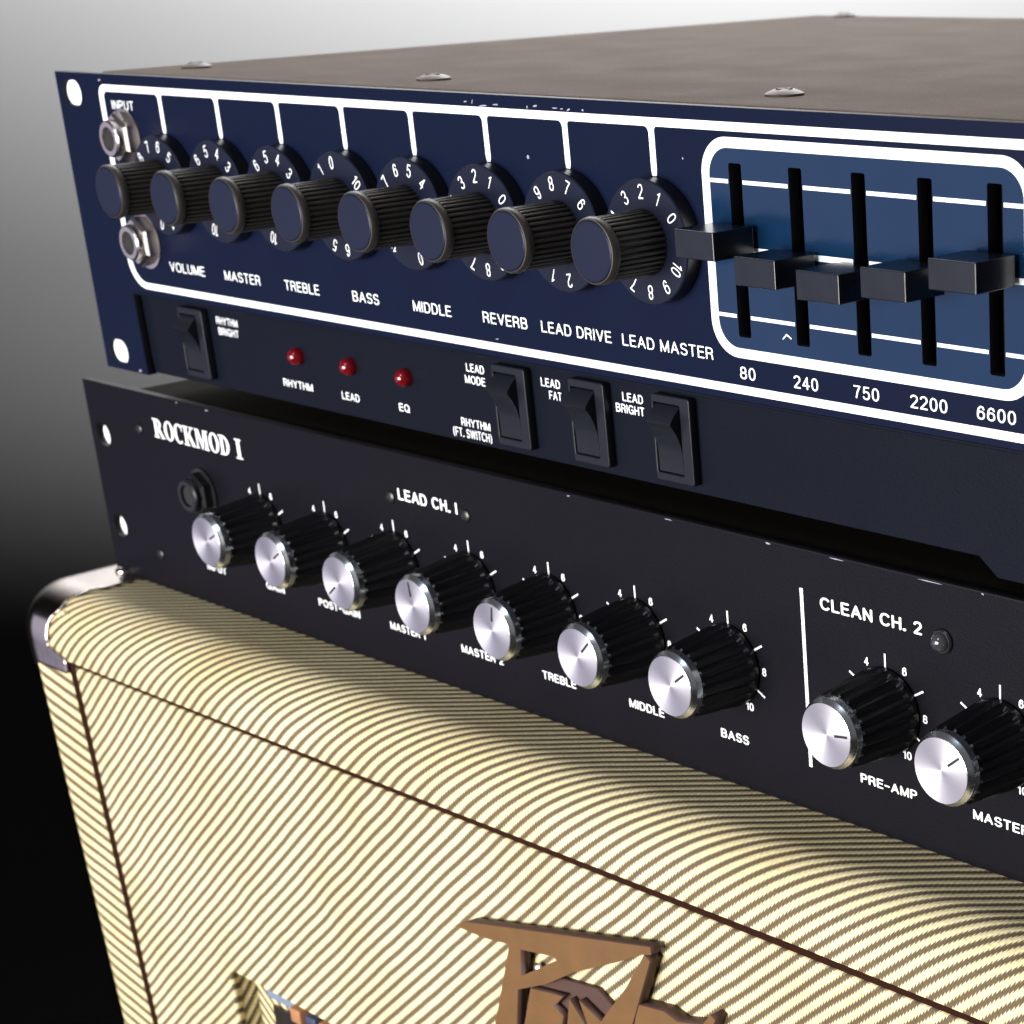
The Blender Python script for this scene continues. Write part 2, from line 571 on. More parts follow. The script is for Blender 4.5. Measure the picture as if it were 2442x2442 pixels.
GX, GZ = -2.4, -174.6          # groove round the front board: its left and top lines
def lines(a, b, fine_a, fine_b, step, fstep=1.6):
    v = []
    x = a
    while x < b-1e-6:
        v.append(x)
        x += fstep if (x < a+fine_a or x > b-fine_b) else step
    v.append(b)
    return v
def zgroove(x):
    return -179.0 + (x+2.3)*(3.4/385)
def ghalf(x):
    return 0.65 + 0.75*max(0.0, min(1.0, x/380))
xl = sorted(set([round(v, 3) for v in lines(XS, XE, 48, 24, 18)] + [GX]))
zl = lines(ZB, CT-24, 0, 0, 12)[:-1] + [CT-24+1.6*i for i in range(16)]
zl[-1] = CT
zlast = min(z for z in zl if z >= GZ-0.8)
GZ = zlast
yl = lines(YF, YB, 26, 24, 18)

bm = bmesh.new()
uvl = bm.loops.layers.uv.new('UVMap')
arc = RAD*math.pi/2
def vlen(p, raw):              # unrolled length across top - roll - front
    x, y, z = raw
    c = Vector((0, max(min(y, YB-RAD), YF+RAD), min(z, CT-RAD)))
    if y <= YF+RAD and z >= CT-RAD:
        a = math.atan2(p.y*1.0-(YF+RAD), p.z-(CT-RAD))   # 0 up, negative to the front
        return 0 + RAD*(-a) if a < 0 else 0
    if z >= CT-RAD:
        return -(y-(YF+RAD))
    return arc + (CT-RAD-z)
def quad(rawq, scheme):
    vs = []
    for q in rawq:
        p = roundpt(*q)
        vs.append(p)
    f = bm.faces.new([bm.verts.new((lean(p.x, p.z), p.y, p.z)) for p in vs])
    for lp, p, q in zip(f.loops, vs, rawq):
        if scheme == 0:
            lp[uvl].uv = (p.x, -vlen(p, q))
        else:
            # left strip: unrolled round the left roll, stripes lean the other way
            x, y, z = q
            if x <= XS+RAD and y <= YF+RAD:
                a = math.atan2((XS+RAD)-p.x, (YF+RAD)-p.y)
                u = -RAD*a
            elif y <= YF+RAD:
                u = p.x-(XS+RAD)
            else:
                u = -arc-(y-(YF+RAD))
            c10, s10 = math.cos(R(10)), math.sin(R(10))
            A_ = (p.z*c10 + u*s10)*0.72
            B_ = (u*c10 - p.z*s10)*0.72
            sa_, ca_ = math.sin(R(40)), math.cos(R(40))
            lp[uvl].uv = (A_*sa_ + B_*ca_, -A_*ca_ + B_*sa_)
# front rim (top band and left band; the board fills the rest)
for i in range(len(xl)-1):
    for k in range(len(zl)-1):
        x0, x1, z0, z1 = xl[i], xl[i+1], zl[k], zl[k+1]
        xm, zm = (x0+x1)/2, (z0+z1)/2
        if xm < GX-0.0 or zm > GZ:
            sc = 1 if (xm < GX and (zm < CT-20 or (GX-xm) > (CT-zm)*1.6)) else 0
            if zm > GZ or xm < GX:
                quad([(x0, YF, z0), (x1, YF, z0), (x1, YF, z1), (x0, YF, z1)], sc)
for i in range(len(xl)-1):      # lower edge of the top band, down to the groove
    x0, x1 = xl[i], xl[i+1]
    if x0 >= GX-1e-6:
        quad([(x0, YF, zgroove(x0)+ghalf(x0)), (x1, YF, zgroove(x1)+ghalf(x1)), (x1, YF, zlast), (x0, YF, zlast)], 0)
for i in range(len(xl)-1):      # top
    for j in range(len(yl)-1):
        quad([(xl[i], yl[j], CT), (xl[i+1], yl[j], CT), (xl[i+1], yl[j+1], CT), (xl[i], yl[j+1], CT)], 0)
for j in range(len(yl)-1):      # sides and back
    for k in range(len(zl)-1):
        quad([(XS, yl[j+1], zl[k]), (XS, yl[j], zl[k]), (XS, yl[j], zl[k+1]), (XS, yl[j+1], zl[k+1])], 1)
        quad([(XE, yl[j], zl[k]), (XE, yl[j+1], zl[k]), (XE, yl[j+1], zl[k+1]), (XE, yl[j], zl[k+1])], 1)
for i in range(len(xl)-1):
    for k in range(len(zl)-1):
        quad([(xl[i+1], YB, zl[k]), (xl[i], YB, zl[k]), (xl[i], YB, zl[k+1]), (xl[i+1], YB, zl[k+1])], 0)
bmesh.ops.remove_doubles(bm, verts=bm.verts, dist=0.02)
body = link('cabinet_shell', finish(bm, M['tweed'], 50), cab, cloc())

# dark rabbet behind the groove
bm = bmesh.new()
def slab(bm, pts, y0, y1):
    lo = [bm.verts.new((x, y0, z)) for x, z in pts]
    hi = [bm.verts.new((x, y1, z)) for x, z in pts]
    n = len(pts)
    bm.faces.new(lo)
    bm.faces.new(hi)
    for i in range(n):
        bm.faces.new((lo[i], lo[(i+1) % n], hi[(i+1) % n], hi[i]))
RX0, RX1, RZ0, RZ1 = 68.0, 196.0, -266.5, -330.0
bm.free()
bm = outline([[(lean(GX-6, GZ), GZ), (XE-6, GZ), (XE-6, ZB), (lean(GX-6, ZB), ZB), (lean(GX-6, CT-188), CT-188)],
              rrect(RX0-1, RX1+1, RZ0+1, RZ1-1, 4.5, 5)], YF+2.6, YF+6)
link('rabbet', finish(bm, M['pipe']), cab, cloc())
# dark piping laid in the groove on the left
bm = bmesh.new()
def lx(x, z):
    return lean(x, z)
zt = -178.0
zs2 = [zt-0.5-i*14.0 for i in range(14)] + [ZB+1]
prev = None
for z in zs2:
    ring = [bm.verts.new((lx(GX+2.4, z)+2.9*math.cos(R(a_)), YF+1.5+1.8*math.sin(R(a_)), z)) for a_ in range(0, 360, 30)]
    if prev:
        for i in range(12):
            bm.faces.new((prev[i], prev[(i+1) % 12], ring[(i+1) % 12], ring[i]))
    else:
        bm.faces.new(ring)
    prev = ring
link('piping', finish(bm, M['pipe'], 50), cab, cloc())
bm = bmesh.new()
slab(bm, [(GX+1, zgroove(GX)+1.6), (XE-9, zgroove(XE-9)+2.2), (XE-9, zgroove(XE-9)-2.2), (GX+1, zgroove(GX)-1.6)], YF+0.7, YF+2.5)
link('groove_welt', finish(bm, M['pipe']), cab, cloc())

# front board with the jack recess cut in it
bx0 = GX+4.9
def ztop(x):
    return zgroove(x)-ghalf(x)
outer = [(bx0, ztop(bx0)), (XE-8, ztop(XE-8)), (XE-8, ZB+2), (lean(bx0, ZB+2), ZB+2), (lean(bx0, CT-188), CT-188)]
hole = rrect(RX0, RX1, RZ0, RZ1, 4.0, 5)
bm = outline([outer, hole], YF-0.2, YF+2.4)
uvl2 = bm.loops.layers.uv.new('UVMap')
for f in bm.faces:
    for lp in f.loops:
        lp[uvl2].uv = (lp.vert.co.x, lp.vert.co.z + 0.0 - (arc*0))
# same thread count as the top band so that the stripes run on across the groove
off = arc + (CT-RAD-GZ)
for f in bm.faces:
    for lp in f.loops:
        lp[uvl2].uv = (lp.vert.co.x + 1.2, -(off + (GZ-lp.vert.co.z)))
board = link('front_board', finish(bm, M['tweed']), cab, cloc())

# recess: tweed-lined pocket, jack plate with sticker
bm = bmesh.new()
uvl3 = bm.loops.layers.uv.new('UVMap')
hole2 = rrect(RX0-0.3, RX1+0.3, RZ0+0.3, RZ1-0.3, 4.2, 5)
lo = [bm.verts.new((x, YF+1.2, z)) for x, z in hole2]
hi = [bm.verts.new((x, YF+8.2, z)) for x, z in hole2]
n = len(lo)
run = 0
for i in range(n):
    f = bm.faces.new((lo[i], lo[(i+1) % n], hi[(i+1) % n], hi[i]))
    dl = (lo[i].co-lo[(i+1) % n].co).length
    for lp, uvv in zip(f.loops, ((run, 0), (run+dl, 0), (run+dl, 7), (run, 7))):
        lp[uvl3].uv = uvv
    run += dl
f = bm.faces.new(hi)
for lp in f.loops:
    lp[uvl3].uv = (-lp.vert.co.x, lp.vert.co.z)
link('jack_recess', finish(bm, M['tweed'], 40), cab, cloc())
bm = bmesh.new()
slab(bm, [(75.5, -272.6), (95, -272.6), (95, -277.2), (75.5, -277.2)], YF+7.3, YF+7.9)
link('sticker', finish(bm, M['sticker']), cab, cloc())
bm = bmesh.new()
box(bm, 78, 190, YF+7.0, YF+7.8, -324, -279.4, 0.3)
jp = link('jack_plate', finish(bm, M['gloss'], 40), cab, cloc())
for i, (jx, mm) in enumerate(((99, 'orange'), (107.5, 'bluejack'), (115, 'orange'))):
    bm = bmesh.new()
    box(bm, jx-2.8, jx+2.8, YF+2.6, YF+7.6, -277.0, -271.8, 0.6)
    link('jack_block', finish(bm, M[mm], 40), jp)

# chrome corner: follows the rounded corner of the shell, a little proud of it
bm = bmesh.new()
def sstep(t):
    t = max(0.0, min(1.0, t))
    return t*t*(3-2*t)
def corner_f(q):               # positive inside the plated corner
    x, y, z = q
    xl_ = -8.5 + 6.0*sstep((y-YF-3)/16) - 3.5*sstep((CT-z)/9) + 10.0*sstep((-174.5-z)/3.5)
    zl_ = -182.5 - 3.5*sstep((-20-x)/14)
    yl_ = 34 - 16*sstep((x+30)/20)
    return min(xl_-x, (z-zl_), yl_-y)
g = 1.0
def steps(a, n):
    return [a+i*g for i in range(n+1)]
xs_, ys_, zs_ = steps(XS, 40), steps(YF, 66), [CT-i*g for i in range(31)]
pool = {}
def cvert(q):
    k = tuple(round(c, 3) for c in q)
    if k not in pool:
        p = roundpt(*q, extra=1.1)
        pool[k] = bm.verts.new((lean(p.x, p.z), p.y, p.z))
    return pool[k]
def cq(qs):                    # clip the cell against the outline
    vals = [corner_f(q) for q in qs]
    if max(vals) <= 0:
        return
    out_ = []
    for i in range(4):
        q0, q1, f0, f1 = qs[i], qs[(i+1) % 4], vals[i], vals[(i+1) % 4]
        if f0 > 0:
            out_.append(q0)
        if (f0 > 0) != (f1 > 0):
            lo_t, hi_t = 0.0, 1.0
            for _ in range(18):
                t = (lo_t+hi_t)/2
                qm = [q0[j]+(q1[j]-q0[j])*t for j in range(3)]
                if (corner_f(qm) > 0) == (f0 > 0):
                    lo_t = t
                else:
                    hi_t = t
            out_.append(tuple(q0[j]+(q1[j]-q0[j])*lo_t for j in range(3)))
    vs = []
    for q in out_:
        v = cvert(q)
        if v not in vs:
            vs.append(v)
    if len(vs) >= 3:
        try:
            bm.faces.new(vs)
        except ValueError:
            pass
for i in range(len(xs_)-1):
    for j in range(len(ys_)-1):
        cq([(xs_[i], ys_[j], CT), (xs_[i+1], ys_[j], CT), (xs_[i+1], ys_[j+1], CT), (xs_[i], ys_[j+1], CT)])
    for k in range(len(zs_)-1):
        cq([(xs_[i], YF, zs_[k+1]), (xs_[i+1], YF, zs_[k+1]), (xs_[i+1], YF, zs_[k]), (xs_[i], YF, zs_[k])])
for j in range(len(ys_)-1):
    for k in range(len(zs_)-1):
        cq([(XS, ys_[j+1], zs_[k+1]), (XS, ys_[j], zs_[k+1]), (XS, ys_[j], zs_[k]), (XS, ys_[j+1], zs_[k])])
bmesh.ops.remove_doubles(bm, verts=bm.verts, dist=0.02)
co = link('corner_protector', finish(bm, M['chrome'], 60), cab, cloc())
sm = co.modifiers.new('thick', 'SOLIDIFY')
sm.thickness = 0.0009
sm.offset = -1
bm = bmesh.new()
lathe(bm, [(3.0, 0), (2.9, -0.9), (2.0, -1.7), (0.4, -2.0)], 20)
for v in bm.verts:
    v.co = (v.co.x, v.co.z, -v.co.y)
link('corner_rivet', finish(bm, M['chrome'], 40), co, (-14, 0, CT+0.9))

# ================================================================== wooden emblem on the cabinet front
emb = thing('wooden_emblem', 'brown cut-out wooden emblem fixed to the front of the tweed cabinet', 'emblem', (245, YF, -235))
EB = (245, YF, -235)
def eloc():
    return (-EB[0], -EB[1], -EB[2])
s_ = 0.36232
loopA = [(204.4, -206.8), (210, -204.0), (283.9, -187.6), (284.2, -189.6), (280.8, -190.6), (270.8, -195.9), (253.5, -204.4), (241, -212.0), (228.9, -217.6),
         (226.6, -229.1), (224.0, -250), (205.5, -250), (216.7, -232.5), (222.5, -218.0), (227.6, -204.9), (216, -206.6)]
holeA = [(232.2, -204.9), (246.0, -202.5), (246.8, -203.4), (231.0, -213.0)]
stalk = [(281.3, -190.6), (283.2, -191.8), (274.0, -212.6), (262, -250), (246, -250), (257, -222.0), (264.2, -212.8), (273.4, -202.0)]
def wood_piece(loops, y0, y1, name, parent=emb, front='wood'):
    bm = outline(loops, y0, y1, 0.0)
    bmesh.ops.recalc_face_normals(bm, faces=bm.faces)
    for f in bm.faces:
        f.normal_update()
        f.material_index = 0 if abs(f.normal.y) > 0.8 else 1
    return link(name, finish(bm, [M[front], M['woodedge']], recalc=False), parent, eloc())
wood_piece([loopA, holeA], YF-5.0, YF-1.8, 'emblem_blade')
wood_piece([stalk], YF-4.8, YF-1.6, 'emblem_stalk')
lower = [[(233.5, -216.0), (247.0, -213.8), (242.5, -218.0), (246.2, -219.6), (236, -250), (221, -250)],
         [(249.5, -213.6), (255.2, -219.8), (258, -226), (250, -250), (240, -250)],
         [(253.4, -212.6), (262.8, -216.6), (259, -226), (256.0, -219.3)]]
for lp in lower:
    wood_piece([lp], YF-4.3, YF-1.3, 'emblem_feather')
wood_piece([[(231.0, -216.2), (240.8, -211.2), (258.0, -209.0), (264.5, -212.6), (258, -250), (216, -250)]], YF-1.9, YF-0.4, 'emblem_backing', front='woodedge')
wood_piece([[(276.7, -205.8), (286.2, -204.4), (291.0, -205.6), (300.0, -203.2), (303.0, -199.5), (304.6, -200.4), (301.5, -206), (292, -214), (284, -250), (262, -250), (270, -226)]], YF-4.4, YF-0.6, 'emblem_scroll')
bm = bmesh.new()
lathe(bm, [(1.5, 0), (1.5, -0.5), (1.0, -1.0), (0.2, -1.1)], 16, cx=234.6, cz=-211.0+0.2)
link('emblem_screw', finish(bm, M['nickel'], 40), emb, (eloc()[0], eloc()[1]+YF-1.9, eloc()[2]))

# ================================================================== upper rack unit
UB = (241, 150, -88.1)
up = thing('rack_preamp', 'navy rack preamp with eight skirted number knobs and five equalizer sliders, topmost of the stack', 'rack preamp', UB)
def uloc(x=0, y=0, z=0):
    return (x-UB[0], y-UB[1], z-UB[2])

KX = [58.56+29.766*k for k in range(8)]
SX = [292.85+18.08*k for k in range(5)]
slots = [rrect(x-1.95, x+1.95, -11.35, -48.4, 0.5, 3) for x in SX]
earA = [rrect(3.2, 13.8, -2.2, -9.6, 3.6, 8), rrect(3.6, 14.2, -78.8, -86.1, 3.6, 8),
        rrect(469.3, 478.4, -2.9, -9.0, 3.0, 6), rrect(469.3, 478.4, -79.4, -85.5, 3.0, 6)]
jackholes = []
out = [(0, 0), (482.6, 0), (482.6, -88.1), (459, -88.1), (459, -63.5), (24.0, -63.5), (24.6, -88.1), (0, -88.1)]
def plate(loops, y0, y1, bev, m):
    bm = outline(loops, y0, y1, bev)
    bmesh.ops.recalc_face_normals(bm, faces=bm.faces)
    for f in bm.faces:
        f.normal_update()
        f.material_index = 0 if abs(f.normal.y) > 0.5 else 1
    return finish(bm, [m, M['edge']], recalc=False)
fp = link('faceplate', plate([out]+earA+slots, 0, 3.0, 0.2, M['navy']), up, uloc())
# lower strip, set back, with the down-turned tab near its right end
out2 = [(22, -61.5), (460, -61.5), (460, -91.5), (362, -91.5), (357, -87.6), (24.9, -87.6)]
strip = link('lower_strip', plate([out2], 2.5, 4.4, 0.2, M['navy_low']), up, uloc())
# thin lip along the upper plate's bottom edge
bm = bmesh.new()
box(bm, 24.4, 458.6, -0.15, 0.6, -63.45, -62.7, 0.15, 1)
link('plate_lip', finish(bm, M['navy_low'], 30), fp)

# white printed frame, dividers
Y1 = -0.02
bm = outline([rrect(24.7, 466, -2.95, -61.15, (3.4, 3, 3, 9.0), 10), rrect(27.2, 464, -4.83, -59.28, (2.0, 1.5, 1.5, 7.0), 10)], -0.10, 0.02)
for k in range(8):
    x = KX[k]
    w = 0.92
    d = [(x-w, -14.9+0.9), (x-w, -6.4)]
    for i in range(5):
        a = R(i*90/4)
        d.append((x-w-1.5+1.5*math.cos(a), -6.4+1.58*math.sin(a)))
    for i in range(5):
        a = R(90-i*90/4)
        d.append((x+w+0.8-0.8*math.cos(a), -5.7+0.88*math.sin(a)))
    d += [(x+w, -14.9+0.9), (x+w-0.25, -15.4), (x-w+0.25, -15.4)]
    merge(bm, outline([d], -0.115-0.002*k, 0.02))
link('printed_frame', finish(bm, M['white']), fp)

# equalizer plate, frame, lines
eq = link('equalizer_plate', finish(outline([rrect(284.3, 373.0, -7.6, -51.6, 6.0, 10)]+slots, -0.06, 0.01), M['eqblue']), up, uloc())
link('equalizer_frame', finish(outline([rrect(282.45, 374.9, -6.03, -53.05, 8.0, 12), rrect(284.8, 372.45, -8.25, -50.9, 6.0, 12)], -0.14, 0.0), M['white']), eq)
bm = bmesh.new()
for z, h in ((-15.2, 0.42), (-29.35, 0.62), (-43.9, 0.40)):
    xs = [285.0]
    for x in SX:
        xs += [x-2.25, x+2.25]
    xs.append(372.3)
    for a, b in zip(xs[::2], xs[1::2]):
        box(bm, a, b, -0.12, -0.05, z-h, z+h)
link('equalizer_lines', finish(bm, M['white']), eq)
bm = bmesh.new()
bx = [(304.6, -47.4), (305.9, -46.2), (307.4, -47.0), (307.3, -47.3), (305.95, -46.6), (304.75, -47.6)]
merge(bm, outline([bx], -0.12, -0.05))
link('printed_caret', finish(bm, M['white']), eq)
bm = bmesh.new()
box(bm, 284, 375, 4.6, 18, -52, -8)
link('slot_dark_fill', finish(bm, M['black']), up, uloc())  # added solid black box, stands for the shaded inside behind the slots

# slider caps
SZ = [-26.8, -31.1, -32.4, -30.3, -27.1]
for k, (x, z) in enumerate(zip(SX, SZ)):
    bm = bmesh.new()
    box(bm, -6.05, 6.05, -13.2, -1.5, -3.0, 3.0, 0.18)
    sl = link('slider_cap', finish(bm, M['slider']), up, uloc(x, 0, z))
    bm = bmesh.new()
    box(bm, -0.7, 0.7, -2, 9, -1.9, 1.9)
    link('slider_stem', finish(bm, M['black']), sl)

# cover with its screws
bm = bmesh.new()
box(bm, 20.2, 462.4, 3.05, 303, -85.5, 0.25, 1.6, 3)
for f in list(bm.faces):
    f.normal_update()
    if f.normal.y < -0.9 and f.calc_area() > 500:
        bm.faces.remove(f)
cover = link('top_cover', finish(bm, M['cover'], 40), up, uloc())
def pan_screw(parent, x, y, z, r=4.4, h=1.5, mm='screwm'):
    bm = bmesh.new()
    lathe(bm, [(r, 0), (r, -0.5), (r*0.86, -h*0.55), (r*0.55, -h*0.9), (r*0.15, -h)], 28)
    for v in bm.verts:
        v.co = (v.co.x, v.co.z, -v.co.y)
    o = link('cover_screw', finish(bm, M[mm], 60), parent, (x, y, z))
    bm = bmesh.new()
    box(bm, -r*0.5, r*0.5, -0.45, 0.45, h-0.6, h+0.06)
    box(bm, -0.45, 0.45, -r*0.5, r*0.5, h-0.6, h+0.05)
    link('screw_slot', finish(bm, M['black']), o)
for x, y in ((39.3, 24), (158.2, 22), (284.2, 24.5), (402, 24), (42.6, 296), (160, 296), (285, 296)):
    pan_screw(up, *uloc(x, y, 0.25))
for x, y in ((60, 40), (425, 40), (60, 270), (425, 270)):
    bm = bmesh.new()
    lathe(bm, [(8, 0), (7.4, -6.2)], 24)
    for v in bm.verts:
        v.co = (v.co.x, v.co.z, v.co.y)
    link('rubber_foot', finish(bm, M['black'], 40), up, uloc(x, y, -88.0+2.6))
# added white fills for the brightness seen through the ear slots
for z in (-5.95, -82.45):
    bm = bmesh.new()
    xo = 0.0 if z > -40 else 0.4
    merge(bm, outline([rrect(3.3+xo, 13.7+xo, z+3.55, z-3.55, 3.5, 8)], 1.3, 2.6))
    link('ear_bright_fill', finish(bm, M['white']), up, uloc())

# knobs
def knob_a(x, top):
    bm = bmesh.new()
    nrib = 34
    n = nrib*6
    rib = lambda i: (0.0, 0.85, 1.0, 1.0, 0.85, 0.0)[i % 6]
    lathe(bm, [(6.4, -2.6, 0.0), (6.7, -3.7, 0.62), (6.55, -17.0, 0.58), (6.7, -17.4, 0.3), (7.25, -17.7), (7.4, -18.0), (7.3, -19.3), (7.0, -19.75), (6.75, -19.8), (6.7, -19.5), (3, -19.5)], n, rib)
    k = link('knob', finish(bm, M['rubber'], 35), up, uloc(x, 0, -29.3))
    k.rotation_euler = (0, 0, 0)
    bm = bmesh.new()
    lathe(bm, [(13.0, -0.15), (13.75, -0.3), (13.75, -3.9), (13.5, -4.2), (6, -4.25)], 72)
    bmesh.ops.recalc_face_normals(bm, faces=bm.faces)
    for f in bm.faces:
        f.normal_update()
        f.material_index = 0 if f.normal.y < -0.5 else 1  # black plastic wall, its colour also standing in for the skirt's cast shadow
    link('knob_skirt', finish(bm, [M['skirt'], M['gloss']], 30, recalc=False), k)
    bm = bmesh.new()
    lathe(bm, [(6.65, -19.3), (6.65, -19.85), (6.4, -20.0), (3, -20.05)], 48)
    link('knob_cap', finish(bm, M['capblue'], 30), k)
    bm = bmesh.new()
    for d in range(11):
        ang = -R((d-top)*30)          # clockwise from the top
        t = text_bm(str(d), 0, -1.6, 3.2, {1: 0.8, 10: 2.9}.get(d, 1.6), 'C', 0, -0.02, 0.03)
        for v in t.verts:
            x_, z_ = v.co.x, v.co.z+11.0
            v.co = (x_*math.cos(ang)+z_*math.sin(ang), v.co.y-4.24, -x_*math.sin(ang)+z_*math.cos(ang))
        merge(bm, t)
    link('knob_numerals', finish(bm, M['white']), k)
for x, top in zip(KX, (6.4, 4.63, 4.65, -0.2, 5.45, 1.87, 7.7, 1.93)):
    knob_a(x, top)

# input jacks
def jack(parent, x, z, loc, mm='nickel', r=7.2, name='input_jack'):
    bm = bmesh.new()
    lathe(bm, [(r+0.9, 0), (r+0.9, -0.7), (r*0.9, -0.9)], 40)
    lathe(bm, [(r, -0.7), (r, -3.2), (r*0.88, -4.0), (r*0.72, -4.05)], 6)
    o = link(name, finish(bm, M[mm], 25), parent, loc)
    bm = bmesh.new()
    n_ = 36
    prof = [(5.2, -4.0), (5.2, -5.6), (4.7, -6.1), (3.4, -6.1), (3.2, -5.4), (3.1, -1.0)]
    lathe(bm, prof, n_)
    link('jack_bushing', finish(bm, M[mm], 40), o)
    bm = bmesh.new()
    lathe(bm, [(3.05, -5.2), (0.1, -4.4)], 24)
    link('jack_bore', finish(bm, M['black'], 40), o)
    return o
jack(up, 0, 0, uloc(37.0, 0, -17.3))
jack(up, 0, 0, uloc(38.0, 0, -46.6))

# lettering of the upper unit
for s, c, w in (('VOLUME', 58.5, 19.2), ('MASTER', 87.9, 18.4), ('TREBLE', 117.8, 16.8), ('BASS', 147.8, 12.0), ('MIDDLE', 177.0, 16.2),
                ('REVERB', 206.9, 17.6), ('LEAD DRIVE', 234.1, 26.0), ('LEAD MASTER', 266.5, 31.0)):
    lettering(s, fp, c, -54.55, 2.75, w, y=Y1)
for s, c, w in (('80', 292.9, 4.9), ('240', 311.0, 7.4), ('750', 328.9, 7.4), ('2200', 346.5, 10.2), ('6600', 364.6, 10.2)):
    lettering(s, fp, c, -57.75, 2.8, w, y=Y1)
lettering('INPUT', fp, 37.3, -9.7, 2.5, 12.2, y=Y1)
Y2 = 2.48
for s, c, zb, w, al in (('RHYTHM', 71.4, -68.6, 11.4, 'C'), ('BRIGHT', 71.5, -71.7, 10.8, 'C'), ('RHYTHM', 104.6, -83.0, 14.8, 'C'), ('LEAD', 130.4, -83.2, 8.4, 'C'),
                        ('EQ', 155.4, -83.1, 4.8, 'C'), ('LEAD', 192.6, -68.7, 7.4, 'R'), ('MODE', 192.6, -71.8, 8.4, 'R'), ('RHYTHM', 192.6, -83.4, 12.2, 'R'),
                        ('(FT. SWITCH)', 192.8, -86.7, 16.4, 'R'), ('LEAD', 222.9, -68.8, 7.4, 'R'), ('FAT', 223.1, -71.8, 4.8, 'R'),
                        ('LEAD', 253.6, -68.7, 7.4, 'R'), ('BRIGHT', 253.8, -71.6, 10.3, 'R')):
    lettering(s, strip, c, zb, 2.15 if s[0] != '(' else 2.6, w, al, y=Y2, bold=0.03)

# status lamps
for x in (107.3, 132.7, 158.3):
    bm = bmesh.new()
    lathe(bm, [(2.5, 2.6), (2.5, 2.0), (2.45, 1.2), (2.15, 0.3), (1.6, -0.4), (0.9, -0.85), (0.25, -1.0)], 28)
    link('status_led', finish(bm, M['red'], 60), up, uloc(x, 0, -73.4))

# rocker switches
def rocker(xc):
    bm = outline([rrect(-5.2, 8.0, 10.3, -10.3, 0.8, 4), rrect(-4.5, 4.5, 8.3, -8.3, 0.3, 2)], 0.1, 2.6, 0.3)
    fr = link('switch', finish(bm, M['switch']), up, uloc(xc, 0, -75.1))
    prof = [(2.2, 8.1), (0.7, 7.9), (-1.0, 6.6), (-2.5, 4.9), (-2.7, 4.3), (-2.0, 3.3), (-0.9, 1.4), (-0.1, -0.6), (0.4, -3.0), (0.5, -8.0), (2.2, -8.1)]
    bm = bmesh.new()
    a = [bm.verts.new((-4.2, y, z)) for y, z in prof]
    b = [bm.verts.new((4.2, y, z)) for y, z in prof]
    n = len(prof)
    bm.faces.new(a)
    bm.faces.new(b)
    for i in range(n):
        bm.faces.new((a[i], a[(i+1) % n], b[(i+1) % n], b[i]))
    link('switch_rocker', finish(bm, M['switch'], 25), fr)
    bm = bmesh.new()
    box(bm, -4.6, 4.6, 2.2, 2.45, -8.4, 8.4)
    link('switch_well', finish(bm, M['black']), fr)
for x in (53.6, 203.9, 234.0, 264.3):
    rocker(x)

# paint chips and scratches along the printed line
M['chip'] = mat('bare_metal_chip', (0.30, 0.29, 0.37), 0.5)
def chip(parent, x, z, w, h, rot=0.0):
    pts = []
    for i in range(7):
        a = 2*math.pi*i/7
        r = random.uniform(0.5, 1.0)
        px, pz = w*r*math.cos(a), h*r*math.sin(a)
        pts.append((x+px*math.cos(rot)-pz*math.sin(rot), z+px*math.sin(rot)+pz*math.cos(rot)))
    link('paint_chip', finish(outline([pts], -0.05, 0.03), M['chip']), parent)
for x, z, w, h, r_ in ((200.6, -1.9, 1.0, 0.25, 0.1), (203.2, -1.9, 0.9, 0.2, 1.2), (207.5, -2.6, 2.0, 0.22, 0.1), (212, -2.2, 1.8, 0.2, 0.03), (224, -2.4, 0.3, 0.5, 0), (227, -2.0, 1.1, 0.3, 0.1),
                      (234, -2.2, 1.2, 0.16, 0), (236.5, -2.3, 0.7, 0.2, 0), (239, -2.4, 0.9, 0.25, 0.4), (244, -2.3, 0.4, 0.3, 0), (222.6, -13.6, 0.55, 0.6, 0.5),
                      (26, -1.8, 0.9, 0.5, 0.2), (203, -58.2, 0.9, 0.2, 0.2), (276.5, -11.2, 0.25, 0.3, 0), (20.2, -87.2, 1.0, 0.6, 0.2)):
    chip(fp, x, z, w, h, r_)

# ================================================================== lower rack unit
LX, LZT, LZB = -18.7, -94.2, -158.6
LB = (222, 150, LZB)
lo_ = thing('rack_preamp', 'black rack preamp with silver-capped fluted knobs, sandwiched between the navy unit and the tweed cabinet', 'rack preamp', LB)
def lloc(x=0, y=0, z=0):
    return (x-LB[0], y-LB[1], z-LB[2])
LE = LX+482.6
ears = []
for ex in (LX+3.2, LE-3.2-6.6):
    for z in (-111.6, -141.9):
        ears.append(rrect(ex-0.6, ex+8.2, z+3.7, z-3.7, 3.6, 8))
small = []
lp = link('faceplate', plate([[(LX, LZT), (LE, LZT), (LE, LZB), (LX, LZB)]]+ears, 0, 2.8, 0.25, M['black_panel']), lo_, lloc())
bm = bmesh.new()
box(bm, 9.0, 436, 2.85, 295, LZB+2, LZT-0.5, 1.5, 3)
link('top_cover', finish(bm, M['dark_cover'], 40), lo_, lloc())
for z in (-111.6, -141.9):     # added white discs imitating the bright look of the open ear holes
    bm = bmesh.new()
    lathe(bm, [(3.5, 1.9), (3.5, 2.6), (2.6, 2.7)], 24)
    link('ear_bright_disc', finish(bm, M['white'], 30), lo_, lloc(LX+7.7, 0, z))
